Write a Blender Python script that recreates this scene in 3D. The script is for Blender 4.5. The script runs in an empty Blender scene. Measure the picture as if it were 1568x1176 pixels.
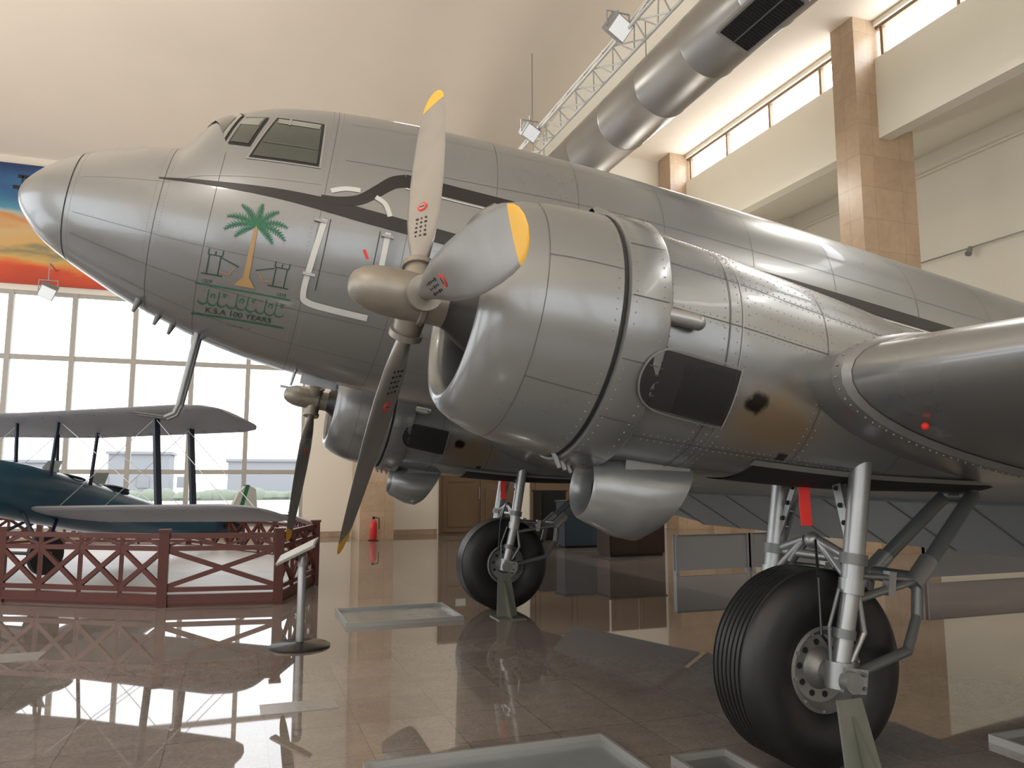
import bpy, math, random
from mathutils import Vector, Matrix, Quaternion
random.seed(4)
pi=math.pi
# ------------------------------------------------------------------ materials
def M(name,col,rough=.5,metal=0.,noise=0.0,nscale=4.,bump=0.,bscale=60.,coat=0.,ior=1.5,emit=0.,rn=0.,trans=0.,streak=0.):
    m=bpy.data.materials.new(name); m.use_nodes=True
    nt=m.node_tree; b=nt.nodes['Principled BSDF']
    b.inputs['Base Color'].default_value=(*col,1); b.inputs['Roughness'].default_value=rough
    b.inputs['Metallic'].default_value=metal; b.inputs['IOR'].default_value=ior
    if coat: b.inputs['Coat Weight'].default_value=coat; b.inputs['Coat Roughness'].default_value=.06
    if emit:
        b.inputs['Emission Color'].default_value=(*col,1); b.inputs['Emission Strength'].default_value=emit
    tc=nt.nodes.new('ShaderNodeTexCoord')
    n=nt.nodes.new('ShaderNodeTexNoise'); n.inputs['Scale'].default_value=nscale; n.inputs['Detail'].default_value=5
    nt.links.new(tc.outputs['Object'],n.inputs['Vector'])
    mx=nt.nodes.new('ShaderNodeMix'); mx.data_type='RGBA'
    k=noise
    mx.inputs[6].default_value=tuple(c*(1-k) for c in col)+(1,)
    mx.inputs[7].default_value=tuple(min(1,c*(1+k)) for c in col)+(1,)
    nt.links.new(n.outputs['Fac'],mx.inputs[0]); nt.links.new(mx.outputs[2],b.inputs['Base Color'])
    if rn:
        mr=nt.nodes.new('ShaderNodeMapRange'); mr.inputs[1].default_value=.3; mr.inputs[2].default_value=.7
        mr.inputs[3].default_value=rough-rn; mr.inputs[4].default_value=rough+rn
        nt.links.new(n.outputs['Fac'],mr.inputs[0]); nt.links.new(mr.outputs[0],b.inputs['Roughness'])
    if bump:
        n2=nt.nodes.new('ShaderNodeTexNoise'); n2.inputs['Scale'].default_value=bscale
        nt.links.new(tc.outputs['Object'],n2.inputs['Vector'])
        bp=nt.nodes.new('ShaderNodeBump'); bp.inputs['Strength'].default_value=bump; bp.inputs['Distance'].default_value=.01
        nt.links.new(n2.outputs['Fac'],bp.inputs['Height']); nt.links.new(bp.outputs[0],b.inputs['Normal'])
        if coat: nt.links.new(bp.outputs[0],b.inputs['Coat Normal'])
    if trans:
        tl=nt.nodes.new('ShaderNodeBsdfTranslucent'); tl.inputs[0].default_value=(*col,1)
        ms=nt.nodes.new('ShaderNodeMixShader'); ms.inputs[0].default_value=trans
        out=nt.nodes['Material Output']
        nt.links.new(b.outputs[0],ms.inputs[1]); nt.links.new(tl.outputs[0],ms.inputs[2]); nt.links.new(ms.outputs[0],out.inputs[0])
    return m
SK=dict(rough=.30,metal=.50,noise=.07,nscale=1.4,bump=.16,bscale=.9,coat=.32,rn=.03)
skin=M('silver_grey_paint',(.225,.234,.238),**SK)
skin_n=M('silver_grey_paint_nacelle',(.225,.234,.238),**SK)
# exhaust scorch mark on the nacelle paint (soot around the exhaust outlet, object space)
nt=skin_n.node_tree; bs=nt.nodes['Principled BSDF']; src=bs.inputs['Base Color'].links[0].from_socket
tc=nt.nodes.new('ShaderNodeTexCoord'); sp=nt.nodes.new('ShaderNodeSeparateXYZ'); nt.links.new(tc.outputs['Object'],sp.inputs[0])
def mth(op,a,bv=None):
    q=nt.nodes.new('ShaderNodeMath'); q.operation=op
    for i,v in enumerate((a,bv)):
        if v is None: continue
        if isinstance(v,(int,float)): q.inputs[i].default_value=v
        else: nt.links.new(v,q.inputs[i])
    return q.outputs[0]
yy_=mth('ABSOLUTE',mth('SUBTRACT',mth('ABSOLUTE',sp.outputs[1]),2.82))
def spot(px,py,pz,sx,sz,namp,r0,r1,nsc):
    cb=nt.nodes.new('ShaderNodeCombineXYZ')
    nt.links.new(mth('MULTIPLY',mth('SUBTRACT',sp.outputs[0],px),sx),cb.inputs[0])
    nt.links.new(mth('SUBTRACT',yy_,py),cb.inputs[1])
    nt.links.new(mth('MULTIPLY',mth('SUBTRACT',sp.outputs[2],pz),sz),cb.inputs[2])
    ln_=nt.nodes.new('ShaderNodeVectorMath'); ln_.operation='LENGTH'; nt.links.new(cb.outputs[0],ln_.inputs[0])
    nz=nt.nodes.new('ShaderNodeTexNoise'); nz.inputs['Scale'].default_value=nsc; nz.inputs['Detail'].default_value=6; nt.links.new(tc.outputs['Object'],nz.inputs['Vector'])
    dd=mth('ADD',ln_.outputs['Value'],mth('MULTIPLY',mth('SUBTRACT',nz.outputs['Fac'],.5),namp))
    mr=nt.nodes.new('ShaderNodeMapRange'); mr.interpolation_type='SMOOTHSTEP'; mr.inputs[1].default_value=r0; mr.inputs[2].default_value=r1; mr.inputs[3].default_value=1; mr.inputs[4].default_value=0
    nt.links.new(dd,mr.inputs[0]); return mr.outputs[0]
def mixc(src,fac,col):
    mx=nt.nodes.new('ShaderNodeMix'); mx.data_type='RGBA'; nt.links.new(fac,mx.inputs[0]); nt.links.new(src,mx.inputs[6]); mx.inputs[7].default_value=(*col,1); return mx.outputs[2]
f1=mth('MULTIPLY',spot(-.80,.50,1.27,.72,1.,.24,.06,.34,6),.85)
f2=spot(-.965,.57,1.35,1.,1.15,.08,.045,.085,16)
c1=mixc(src,f1,(.25,.175,.095)); c2=mixc(c1,f2,(.014,.009,.006))
nt.links.new(c2,bs.inputs['Base Color'])
skin_d=M('grey_paint_weathered',(.21,.215,.215),.40,.45,.18,3.,.08,3.,rn=.08)
flapm=M('flap_blue_grey',(.30,.34,.37),.4,.1)
seam=M('panel_seam',(.085,.088,.09),.6,.2)
seamk=M('panel_gap_black',(.01,.01,.01),.7)
seam_l=M('panel_edge_light',(.30,.30,.295),.4,.4)
rivm=M('rivet_metal',(.24,.24,.24),.4,.5)
blackp=M('black_paint',(.008,.008,.009),.35)
white_t=M('white_tape',(.55,.56,.54),.5)
glassd=M('cockpit_glass',(.035,.045,.035),.05,.0,.4,3,coat=.5)
glassl=M('windshield_glass',(.20,.22,.195),.08,.0,.4,4,coat=.5)
bladem=M('propeller_blade_metal',(.31,.305,.29),.34,.65,.12,6)
yellow=M('yellow_tip',(.80,.44,.02),.4)
hubm=M('propeller_hub_metal',(.26,.24,.205),.42,.6,.2,12)
dark=M('opening_shade_black',(.012,.012,.012),.7)  # near-black colour painted in for the shade inside holes and openings
engm=M('engine_dark',(.04,.04,.04),.45,.5)
rubber=M('tire_rubber',(.010,.010,.011),.45,0,.2,20)
wheelm=M('wheel_metal',(.22,.22,.215),.42,.5,.2,14)
strutm=M('strut_silver',(.31,.32,.32),.36,.7,.12,9)
strutd=M('strut_grey',(.15,.16,.16),.45,.5,.15,9)
redr=M('red_ribbon',(.75,.03,.02),.6)
green=M('emblem_green',(.01,.13,.06),.5)
tan=M('emblem_tan',(.36,.23,.10),.5)
inkg=M('emblem_dark_green',(.01,.05,.03),.5)
# ------------------------------------------------------------------ mesh builder
class MB:
    def __init__(s): s.v=[];s.f=[];s.m=[];s.mats=[]
    def mi(s,mat):
        if mat not in s.mats: s.mats.append(mat)
        return s.mats.index(mat)
    def add(s,vs,fs,mat):
        o=len(s.v); i=s.mi(mat)
        s.v+= [Vector(p) for p in vs]; s.f+=[[o+k for k in f] for f in fs]; s.m+=[i]*len(fs)
    def box(s,c,d,mat,R=None):
        c=Vector(c); vs=[]
        for x in(-.5,.5):
            for y in(-.5,.5):
                for z in(-.5,.5):
                    p=Vector((x*d[0],y*d[1],z*d[2]))
                    if R: p=R@p
                    vs.append(c+p)
        s.add(vs,[(0,1,3,2),(4,6,7,5),(0,4,5,1),(2,3,7,6),(0,2,6,4),(1,5,7,3)],mat)
    def bx(s,x0,x1,y0,y1,z0,z1,mat): s.box(((x0+x1)/2,(y0+y1)/2,(z0+z1)/2),(x1-x0,y1-y0,z1-z0),mat)
    def beam(s,p0,p1,w,h,mat):
        p0=Vector(p0);p1=Vector(p1);d=p1-p0;L=d.length
        x=d.normalized(); up=Vector((0,0,1))
        if abs(x.z)>.95: up=Vector((0,1,0))
        y=up.cross(x).normalized(); z=x.cross(y)
        R=Matrix((x,y,z)).transposed()
        s.box((p0+p1)/2,(L,w,h),mat,R)
    def tube(s,p0,p1,r,mat,r1=None,n=14,caps=True):
        p0=Vector(p0);p1=Vector(p1); r1=r if r1 is None else r1
        q=(p1-p0).to_track_quat('Z','Y'); vs=[]
        for p,rr in((p0,r),(p1,r1)):
            for i in range(n):
                a=2*pi*i/n; vs.append(p+q@Vector((rr*math.cos(a),rr*math.sin(a),0)))
        fs=[(i,(i+1)%n,n+(i+1)%n,n+i) for i in range(n)]
        if caps: fs+=[tuple(reversed(range(n))),tuple(range(n,2*n))]
        s.add(vs,fs,mat)
    def path(s,pts,r,mat,n=10):
        for a,b in zip(pts[:-1],pts[1:]): s.tube(a,b,r,mat,n=n)
        for p in pts[1:-1]: s.sph(p,r,mat,n,6)
    def sph(s,c,r,mat,n=16,k=10,sc=(1,1,1)):
        c=Vector(c); vs=[];fs=[]
        for j in range(1,k):
            t=pi*j/k
            for i in range(n):
                a=2*pi*i/n; vs.append(c+Vector((r*sc[0]*math.sin(t)*math.cos(a),r*sc[1]*math.sin(t)*math.sin(a),r*sc[2]*math.cos(t))))
        vs+=[c+Vector((0,0,r*sc[2])),c-Vector((0,0,r*sc[2]))]
        for j in range(k-2):
            for i in range(n): fs.append((j*n+i,(j+1)*n+i,(j+1)*n+(i+1)%n,j*n+(i+1)%n))
        T=len(vs)-2;B=T+1
        for i in range(n): fs.append((T,i,(i+1)%n)); fs.append((B,(k-2)*n+(i+1)%n,(k-2)*n+i))
        s.add(vs,fs,mat)
    def rev(s,prof,o,ax,mat,n=48):
        o=Vector(o); q=Vector(ax).to_track_quat('Z','Y'); vs=[];fs=[]
        for d,r in prof:
            for i in range(n):
                a=2*pi*i/n; vs.append(o+q@Vector((r*math.cos(a),r*math.sin(a),d)))
        for j in range(len(prof)-1):
            for i in range(n): fs.append((j*n+i,j*n+(i+1)%n,(j+1)*n+(i+1)%n,(j+1)*n+i))
        s.add(vs,fs,mat)
    def loft(s,rings,mat,caps=False,closed=True):
        n=len(rings[0]); vs=[p for r in rings for p in r]; fs=[]
        for j in range(len(rings)-1):
            for i in range(n if closed else n-1): fs.append((j*n+i,j*n+(i+1)%n,(j+1)*n+(i+1)%n,(j+1)*n+i))
        if caps: fs+=[tuple(reversed(range(n))),tuple(range((len(rings)-1)*n,len(rings)*n))]
        s.add(vs,fs,mat)
    def build(s,name,parent=None,smooth=True,angle=38,Mx=None):
        me=bpy.data.meshes.new(name)
        vs=[tuple((Mx@v) if Mx else v) for v in s.v]
        me.from_pydata(vs,[],s.f)
        for m in s.mats: me.materials.append(m)
        for p,i in zip(me.polygons,s.m): p.material_index=i; p.use_smooth=smooth
        me.validate(); me.update()
        if smooth:
            try: me.set_sharp_from_angle(angle=math.radians(angle))
            except Exception: pass
        o=bpy.data.objects.new(name,me); bpy.context.scene.collection.objects.link(o)
        if parent: o.parent=parent
        return o
def empty(name,loc=(0,0,0),rot=(0,0,0)):
    e=bpy.data.objects.new(name,None); e.location=loc; e.rotation_euler=rot
    bpy.context.scene.collection.objects.link(e); return e
def mk(tab,tf=lambda x:x):
    xs=[tf(a) for a,_ in tab]; ys=[b for _,b in tab]; n=len(xs)
    d=[(ys[i+1]-ys[i])/(xs[i+1]-xs[i]) for i in range(n-1)]
    m=[d[0]]+[0 if d[i-1]*d[i]<=0 else 2*d[i-1]*d[i]/(d[i-1]+d[i]) for i in range(1,n-1)]+[d[-1]]
    def f(X):
        x=tf(X)
        if x<=xs[0]: return ys[0]
        if x>=xs[-1]: return ys[-1]
        i=max(j for j in range(n-1) if xs[j]<=x)
        h=xs[i+1]-xs[i]; t=(x-xs[i])/h
        return (2*t**3-3*t*t+1)*ys[i]+(t**3-2*t*t+t)*h*m[i]+(-2*t**3+3*t*t)*ys[i+1]+(t**3-t*t)*h*m[i+1]
    return f
# ------------------------------------------------------------------ airplane
TH=math.radians(9.5); AX=.57
plane=empty('airplane',(0,0,AX),(0,TH,0))
cT,sT=math.cos(TH),math.sin(TH)
def L(x,y,z): return Vector((x*cT-(z-AX)*sT,y,x*sT+(z-AX)*cT))
tf=lambda X: math.sqrt(max(X+5.40,0))
ztop=mk([(-5.4,2.44),(-5.33,2.585),(-5.15,2.75),(-4.85,2.91),(-4.55,3.01),(-4.28,3.085),(-4.19,3.26),(-4.10,3.40),(-3.9,3.535),(-3.66,3.645),(-3.2,3.76),(-2.2,3.88),(-.6,3.96),(1.7,4.0),(4.7,4.0),(8,3.88),(12,3.62),(14.2,3.45)],tf)
zbot=mk([(-5.4,2.44),(-5.33,2.27),(-5.15,2.10),(-4.85,1.94),(-4.55,1.81),(-4.26,1.71),(-3.66,1.56),(-3.2,1.50),(-2.2,1.45),(-.6,1.42),(1.7,1.42),(4.7,1.5),(8,1.85),(12,2.65),(14.2,3.2)],tf)
hw=mk([(-5.4,.0),(-5.33,.165),(-5.15,.345),(-4.85,.53),(-4.55,.67),(-4.26,.78),(-3.66,.94),(-3.2,1.01),(-2.2,1.10),(-.6,1.2),(1.7,1.22),(4.7,1.2),(8,.98),(12,.45),(14.2,.1)],tf)
zmid=mk([(-5.4,2.44),(-4.85,2.42),(-4.26,2.42),(-3.66,2.45),(-2.2,2.55),(-.6,2.65),(4.7,2.7),(8,2.85),(12,3.1),(14.2,3.32)],tf)
NE=2.15
def sec(X,phi,zt,zb,w,zm,n,yc=0.):
    c=math.cos(phi);s=math.sin(phi)
    h=(zt-zm) if c>=0 else (zm-zb)
    z=zm+math.copysign(abs(c)**(2/n)*h,c); y=yc-math.copysign(abs(s)**(2/n)*w,s)
    return Vector((X,y,z))
def fus(X,phi): return sec(X,phi,ztop(X),zbot(X),hw(X),zmid(X),NE)
def nrm(F,X,phi):
    e=.004
    a=F(X+e,phi)-F(X-e,phi); b=F(X,phi+e)-F(X,phi-e)
    n=b.cross(a)
    return n.normalized() if n.length>1e-12 else Vector((0,-1,0))
def zphi(X,Z):
    zm=zmid(X)
    if Z>=zm: return math.acos(min(1,max(0,(Z-zm)/(ztop(X)-zm)))**(NE/2))
    return pi-math.acos(min(1,max(0,(zm-Z)/(zm-zbot(X))))**(NE/2))
def onf(F,X,phi,off):
    n=nrm(F,X,phi); p=F(X,phi)
    return p+n*off
def fz(X,Z,off=.004): return onf(fus,X,zphi(X,Z),off)
SGN=1 if nrm(fus,0.,pi/2).y<0 else -1
_n=nrm
def nrm(F,X,phi): return _n(F,X,phi)*SGN
b=MB()
ts=[i*.022 for i in range(1,int(4.427/.022)+1)]
rings=[]
for t in ts:
    X=-5.4+t*t; rings.append([fus(X,2*pi*k/80) for k in range(80)])
b.loft(rings,skin,caps=True)
b.build('fuselage',plane,angle=60)
d=MB()
def ribbon(B,pts,w,mat,fn,step=.05,off=.004,w1=None,closed=False):
    P=[Vector((p[0],p[1])) for p in pts]; Q=[]
    for a,c in zip(P[:-1],P[1:]):
        k=max(1,int((c-a).length/step))
        for i in range(k): Q.append(a.lerp(c,i/k))
    Q.append(P[-1]); vs=[];N=len(Q)
    for i,q in enumerate(Q):
        t=(Q[min(i+1,N-1)]-Q[max(i-1,0)]).normalized(); n=Vector((-t.y,t.x))
        ww=w if w1 is None else w+(w1-w)*i/(N-1)
        for k in (-.5,0,.5):
            p=q+n*ww*k; vs.append(fn(p.x,p.y,off))
    fs=[]
    for i in range(N-1):
        for k in (0,1): fs.append((i*3+k,(i+1)*3+k,(i+1)*3+k+1,i*3+k+1))
    B.add(vs,fs,mat)
def quad(B,c,mat,fn,n=8,m=6,off=.005):
    c=[Vector(p) for p in c]; vs=[]
    for i in range(n+1):
        for j in range(m+1):
            p=c[0].lerp(c[1],i/n).lerp(c[3].lerp(c[2],i/n),j/m); vs.append(fn(p.x,p.y,off))
    fs=[(i*(m+1)+j,(i+1)*(m+1)+j,(i+1)*(m+1)+j+1,i*(m+1)+j+1) for i in range(n) for j in range(m)]
    B.add(vs,fs,mat)
def smooth_pts(pts,k=6):
    P=[Vector(p) for p in pts]; out=[]
    for i in range(len(P)-1):
        p0=P[max(i-1,0)];p1=P[i];p2=P[i+1];p3=P[min(i+2,len(P)-1)]
        for j in range(k):
            t=j/k; out.append(.5*((2*p1)+(p2-p0)*t+(2*p0-5*p1+4*p2-p3)*t*t+(3*p1-p0-3*p2+p3)*t**3))
    out.append(P[-1]); return out
ribbon(d,smooth_pts([(-4.36,2.60),(-3.9,2.625),(-3.5,2.64),(-3.12,2.635)]),.008,blackp,fz,w1=.115)
ribbon(d,[(-3.13,2.635),(-2.9,2.62),(-2.0,2.59),(-1.2,2.58)],.11,blackp,fz)
ribbon(d,smooth_pts([(-3.22,2.675),(-3.08,2.69),(-2.94,2.74),(-2.82,2.85),(-2.72,2.95),(-2.62,2.995)]),.06,blackp,fz,off=.005,w1=.11,step=.02)
ribbon(d,[(-2.63,2.995),(-2.4,3.0),(12,3.0)],.11,blackp,fz,off=.005)
ribbon(d,[(-2.62,2.925),(-2.5,2.922),(12,2.925)],.010,white_t,fz,off=.0055)
ribbon(d,smooth_pts([(-3.16,2.52),(-3.19,2.2),(-3.20,1.97),(-3.15,1.91),(-2.95,1.895),(-2.7,1.89)]),.042,white_t,fz,off=.006,step=.02)
ribbon(d,[(-2.69,2.10),(-2.69,2.53)],.042,white_t,fz,off=.006)
ribbon(d,smooth_pts([(-3.16,2.755),(-3.06,2.80),(-2.95,2.815)]),.038,white_t,fz,off=.0045,step=.02)
ribbon(d,smooth_pts([(-2.83,2.79),(-2.75,2.75),(-2.70,2.66)]),.038,white_t,fz,off=.0065,step=.02)
ribbon(d,[(-3.12,2.53),(-3.12,2.0)],.006,seamk,fz,off=.006);ribbon(d,[(-2.75,2.53),(-2.75,1.95)],.006,seamk,fz,off=.006)
for X in (-3.19,-2.69):
    for Z in (2.10,2.50): d.box(fz(X,Z,.010),(.09,.014,.022),seam_l)
ribbon(d,[(-2.84,2.36),(-2.80,2.30)],.02,redr,fz,off=.008)
def ring(B,F,X,w,mat,p0=0,p1=2*pi,off=.0025,n=90):
    vs=[]
    for i in range(n+1):
        ph=p0+(p1-p0)*i/n
        vs+= [onf(F,X-w/2,ph,off),onf(F,X+w/2,ph,off)]
    B.add(vs,[(2*i,2*i+1,2*i+3,2*i+2) for i in range(n)],mat)
def lng(B,F,x0,x1,ph,w,mat,off=.0025,n=60):
    vs=[]
    for i in range(n+1):
        X=x0+(x1-x0)*i/n; p=onf(F,X,ph,off); t=(F(X,ph+.01)-F(X,ph-.01)).normalized()
        vs+=[p-t*w/2,p+t*w/2]
    B.add(vs,[(2*i,2*i+1,2*i+3,2*i+2) for i in range(n)],mat)
ring(d,fus,-4.97,.007,seamk)
for X,w in ((-4.32,.003),(-3.95,.0025),(-3.2,.003),(-2.55,.003),(-1.9,.003),(-1.2,.003),(-.4,.003),(.5,.003),(1.4,.003),(2.4,.004),(3.4,.004),(4.6,.004),(6,.005)):
    if X==-3.95: ring(d,fus,X,w,seam,1.15,2*pi-1.15)
    else: ring(d,fus,X,w,seam)
for ph,x0 in ((.75,-3.1),(1.15,-3.1),(1.9,-4.9),(2.25,-4.9),(2.6,-4.5)):
    lng(d,fus,x0,8,ph,.003,seam)
for ph,x0,x1 in ((1.35,-4.9,-3.25),(1.62,-2.5,3)): lng(d,fus,x0,x1,ph,.003,seam_l)
# cockpit windows
quad(d,[(-3.80,2.875),(-3.265,2.92),(-3.285,3.385),(-3.665,3.36)],seam_l,fz,off=.004)
quad(d,[(-3.785,2.890),(-3.28,2.932),(-3.30,3.373),(-3.657,3.348)],seamk,fz,off=.006)
quad(d,[(-3.76,2.91),(-3.30,2.95),(-3.32,3.355),(-3.645,3.33)],glassd,fz,off=.009)
quad(d,[(-3.64,3.27),(-3.33,3.29),(-3.325,3.345),(-3.64,3.325)],glassl,fz,off=.012)
quad(d,[(-3.56,3.265),(-3.545,3.265),(-3.545,3.35),(-3.56,3.35)],seam_l,fz,off=.014)
ribbon(d,[(-3.71,3.05),(-3.31,3.08)],.010,seam,fz,off=.012)
fzs=lambda X,Z,off: Vector((lambda p:(p.x,-p.y,p.z))(fz(X,Z,off)))
for F_ in (fz,fzs):
    quad(d,[(-3.955,2.985),(-3.795,2.99),(-3.715,3.335),(-3.885,3.31)],seamk,F_,off=.005)
    quad(d,[(-3.940,3.005),(-3.810,3.01),(-3.735,3.32),(-3.878,3.295)],glassd,F_,off=.009)
    quad(d,[(-3.925,3.20),(-3.775,3.21),(-3.745,3.31),(-3.88,3.285)],glassl,F_,off=.011)
for sgn in (1,-1):
    g=lambda X,ph,off,s=sgn: onf(fus,X,ph*s,off)
    quad(d,[(-4.255,.05),(-3.975,1.03),(-3.905,.62),(-4.05,.04)],seamk,g,off=.004,n=16,m=8)
    quad(d,[(-4.243,.09),(-3.985,1.0),(-3.918,.63),(-4.055,.09)],glassl,g,off=.009,n=16,m=8)
    quad(d,[(-4.16,.35),(-4.01,.93),(-3.955,.66),(-4.07,.36)],glassd,g,off=.012,n=16,m=8)
quad(d,[(-3.765,2.905),(-3.295,2.945),(-3.315,3.36),(-3.65,3.335)],glassd,fzs,off=.009)
# emblem
cx=-3.62
quad(d,[(cx-.018,1.93),(cx+.026,1.93),(cx+.013,2.36),(cx-.013,2.36)],tan,fz,off=.005)
quad(d,[(cx-.07,1.93),(cx+.08,1.93),(cx+.03,1.99),(cx-.02,1.99)],tan,fz,off=.006)
def leaf(a,Ln,droop,w=.026):
    x,z=cx,2.36; k=11
    ang=a; mid=[(x,z)]
    for i in range(k):
        x+=math.cos(ang)*Ln/k; z+=math.sin(ang)*Ln/k; ang-=droop/k*(1 if math.cos(a)>=0 else -1)
        mid.append((x,z))
    for i in range(k):
        t=(i+.5)/k; ww=w*2*math.sin(pi*(.15+.75*t))
        a1=mid[i];b1=mid[i+1]
        dxx=b1[0]-a1[0];dz=b1[1]-a1[1];l=math.hypot(dxx,dz);nx,nz=-dz/l,dxx/l
        for s in(-1,1):
            vs=[fz(a1[0],a1[1],.006),fz(b1[0],b1[1],.006),fz(b1[0]+nx*s*ww*.6+dxx*.6,b1[1]+nz*s*ww*.6+dz*.6,.006)]
            d.add(vs,[(0,1,2)] if s>0 else [(0,2,1)],green)
for a,Ln,dr in ((90,.17,.1),(65,.19,.7),(115,.19,.7),(35,.22,1.0),(145,.22,1.0),(12,.23,1.1),(168,.23,1.1),(-20,.17,.7),(200,.17,.7)):
    leaf(math.radians(a),Ln,dr)
def ln(pts,w=.007,m=inkg): ribbon(d,pts,w,m,fz,step=.02,off=.005)
for s in(-1,1):
    ox=cx+s*.235
    ln([(ox-.04,1.97),(ox-.04,2.10)]);ln([(ox-.05,2.10),(ox+.05,2.10)]);ln([(ox+.04,2.10),(ox+.04,1.97)])
    ln([(ox-.05,2.10),(ox-.05,2.14)]);ln([(ox,2.10),(ox,2.13)]);ln([(ox+.05,2.10),(ox+.05,2.14)])
    ln([(ox-.075,1.97),(ox+.075,1.97)])
    ln([(ox-s*.05,2.09),(cx+s*.06,2.05)]); ln([(ox-s*.05,2.0),(cx+s*.12,1.99),(cx+s*.08,2.05)],.006,tan)
ln([(cx-.34,1.90),(cx+.34,1.90)],.008,green); ln([(cx-.34,1.715),(cx+.34,1.715)],.007,green)
random.seed(9)
def arc(x,z,r,a0,a1,w=.006,sx=1.):
    ln([(x+r*sx*math.cos(math.radians(a0+(a1-a0)*i/8)),z+r*math.sin(math.radians(a0+(a1-a0)*i/8))) for i in range(9)],w,green)
X0=cx-.30
for k in range(9):
    x=X0+k*.069
    arc(x+.03,1.80,.022,180,360,sx=1.5)
    if k%3==0: ln([(x+.06,1.79),(x+.064,1.875)],.006,green)
    elif k%3==1: arc(x+.03,1.835,.014,-60,230)
    else: ln([(x,1.80),(x+.004,1.87)],.006,green); arc(x+.045,1.85,.010,0,300)
    d.box(fz(x+.03,1.765 if k%2 else 1.862,.005),(.009,.004,.009),green)
def text(B,s,x,z,size,mat,fn,off=.006,sx=1.):
    cu=bpy.data.curves.new('t','FONT'); cu.body=s; cu.size=size; cu.align_x='CENTER'
    o=bpy.data.objects.new('t',cu); bpy.context.scene.collection.objects.link(o)
    dg=bpy.context.evaluated_depsgraph_get(); me=bpy.data.meshes.new_from_object(o.evaluated_get(dg))
    vs=[fn(x+v.co.x*sx,z+v.co.y,off) for v in me.vertices]; fs=[tuple(p.vertices) for p in me.polygons]
    B.add(vs,fs,mat); bpy.data.objects.remove(o); bpy.data.meshes.remove(me)
try:
    text(d,'K.S.A 100 YEARS',cx,1.732,.044,inkg,fz,sx=1.55)
    text(d,'1319',cx-.26,1.912,.035,inkg,fz); text(d,'1419',cx+.27,1.912,.035,inkg,fz)
    text(d,'- . -- . --- . --',cx+.02,1.67,.035,inkg,fz)
except Exception as e: print('TEXT',e)
def rivet(B,F,X,ph,r=.0045,off=.0,mat=None):
    p=onf(F,X,ph,off); n=nrm(F,X,ph); q=n.to_track_quat('Z','Y')
    vs=[p+q@Vector((r*math.cos(a*pi/3),r*math.sin(a*pi/3),0)) for a in range(6)]+[p+q@Vector((r*.55*math.cos(a*pi/3),r*.55*math.sin(a*pi/3),r*.5)) for a in range(6)]
    B.add(vs,[(a,(a+1)%6,6+(a+1)%6,6+a) for a in range(6)]+[(6,7,8,9,10,11)],mat or rivm)
for X in(-4.93,-4.36,-4.28,-3.24,-3.16,-1.94,-1.86):
    for k in range(90): rivet(d,fus,X,.2+k*.032,.0035)
for X in [-4.8+.05*i for i in range(60)]:
    for ph in(1.88,2.23,2.58): rivet(d,fus,X,ph,.0035)
p=fz(-1.95,2.92,0.); d.tube(p,p+Vector((.02,-.10,0)),.035,skin_d,.03)
d.box(fus(-3.55,0)+Vector((0,0,.03)),(.16,.012,.06),skin_d)
d.build('fuselage_markings',plane,angle=30)
# belly items
b=MB()
for y in(-.13,.13):
    p0=L(-3.56,y,2.95);p1=L(-3.70,y,2.24)
    b.tube(p0,p1,.026,skin,.022); b.path([p1,L(-3.73,y,2.17),L(-3.80,y,2.135)],.018,skin)
    b.tube(L(-3.78,y,2.14),L(-4.02,y,2.17),.013,strutd,.010)
for X,yy in((-4.35,-.22),(-4.2,-.1),(-4.1,.05)):
    b.tube(Vector((X,yy,zbot(X)+.1)),Vector((X-.04,yy,zbot(X)-.07)),.04,strutd,.012)
b.tube(Vector((-3.1,-.1,1.55)),Vector((-3.12,-.1,1.36)),.016,skin,.010)
b.box(Vector((-3.12,-.1,1.34)),(.16,.02,.02),skin)
b.box(Vector((-2.9,-.05,1.44)),(.30,.02,.08),skin)
b.build('pitot_masts',plane)
# ---- wings
def foil(xle,ch,th,zc,y,n=26,inc=2.):
    pts=[];ci=math.cos(math.radians(inc));si=math.sin(math.radians(inc))
    def yt(x): return 5*th*(.2969*math.sqrt(x)-.126*x-.3516*x*x+.2843*x**3-.1036*x**4)
    def yc(x): return (.02/.16*(.8*x-x*x)) if x<.4 else (.02/.36*(.2+.8*x-x*x))
    for i in range(n+1):
        x=.5*(1+math.cos(pi*i/n)); pts.append((x,yc(x)+yt(x)))
    for i in range(1,n):
        x=.5*(1-math.cos(pi*i/n)); pts.append((x,yc(x)-yt(x)))
    return [Vector((xle+ch*(x*ci+z*si),y,zc+ch*(z*ci-x*si)+ch*.3*si)) for x,z in pts]
def wsec(y):
    a=abs(y)
    if a<3.6: return foil(-.66,4.3,.155,1.50,y)
    t=(a-3.6)/10.7
    if t<.93: return foil(-.66+.277*(a-3.6),4.3-3.0*t,.155-.07*t,1.50+.088*(a-3.6),y)
    u=(t-.93)/.07; sc=math.sqrt(max(0,1-u*u))*1.0
    ch=(4.3-3.0*t)*max(.05,sc); base=-.66+.277*(a-3.6)
    return foil(base+((4.3-3.0*t)-ch)*.45,ch,(.155-.07*t),1.50+.088*(a-3.6),y)
b=MB()
ys=[-3.6-10.7*t for t in (1,.995,.985,.97,.95,.93,.8,.65,.5,.35,.2,.1,.05,0)]+[-3.55,-2,-.5]
yy=ys+[-y for y in reversed(ys)]
b.loft([wsec(y) for y in yy],skin,caps=True)
b.build('wing',plane,angle=50)
b=MB()
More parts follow.
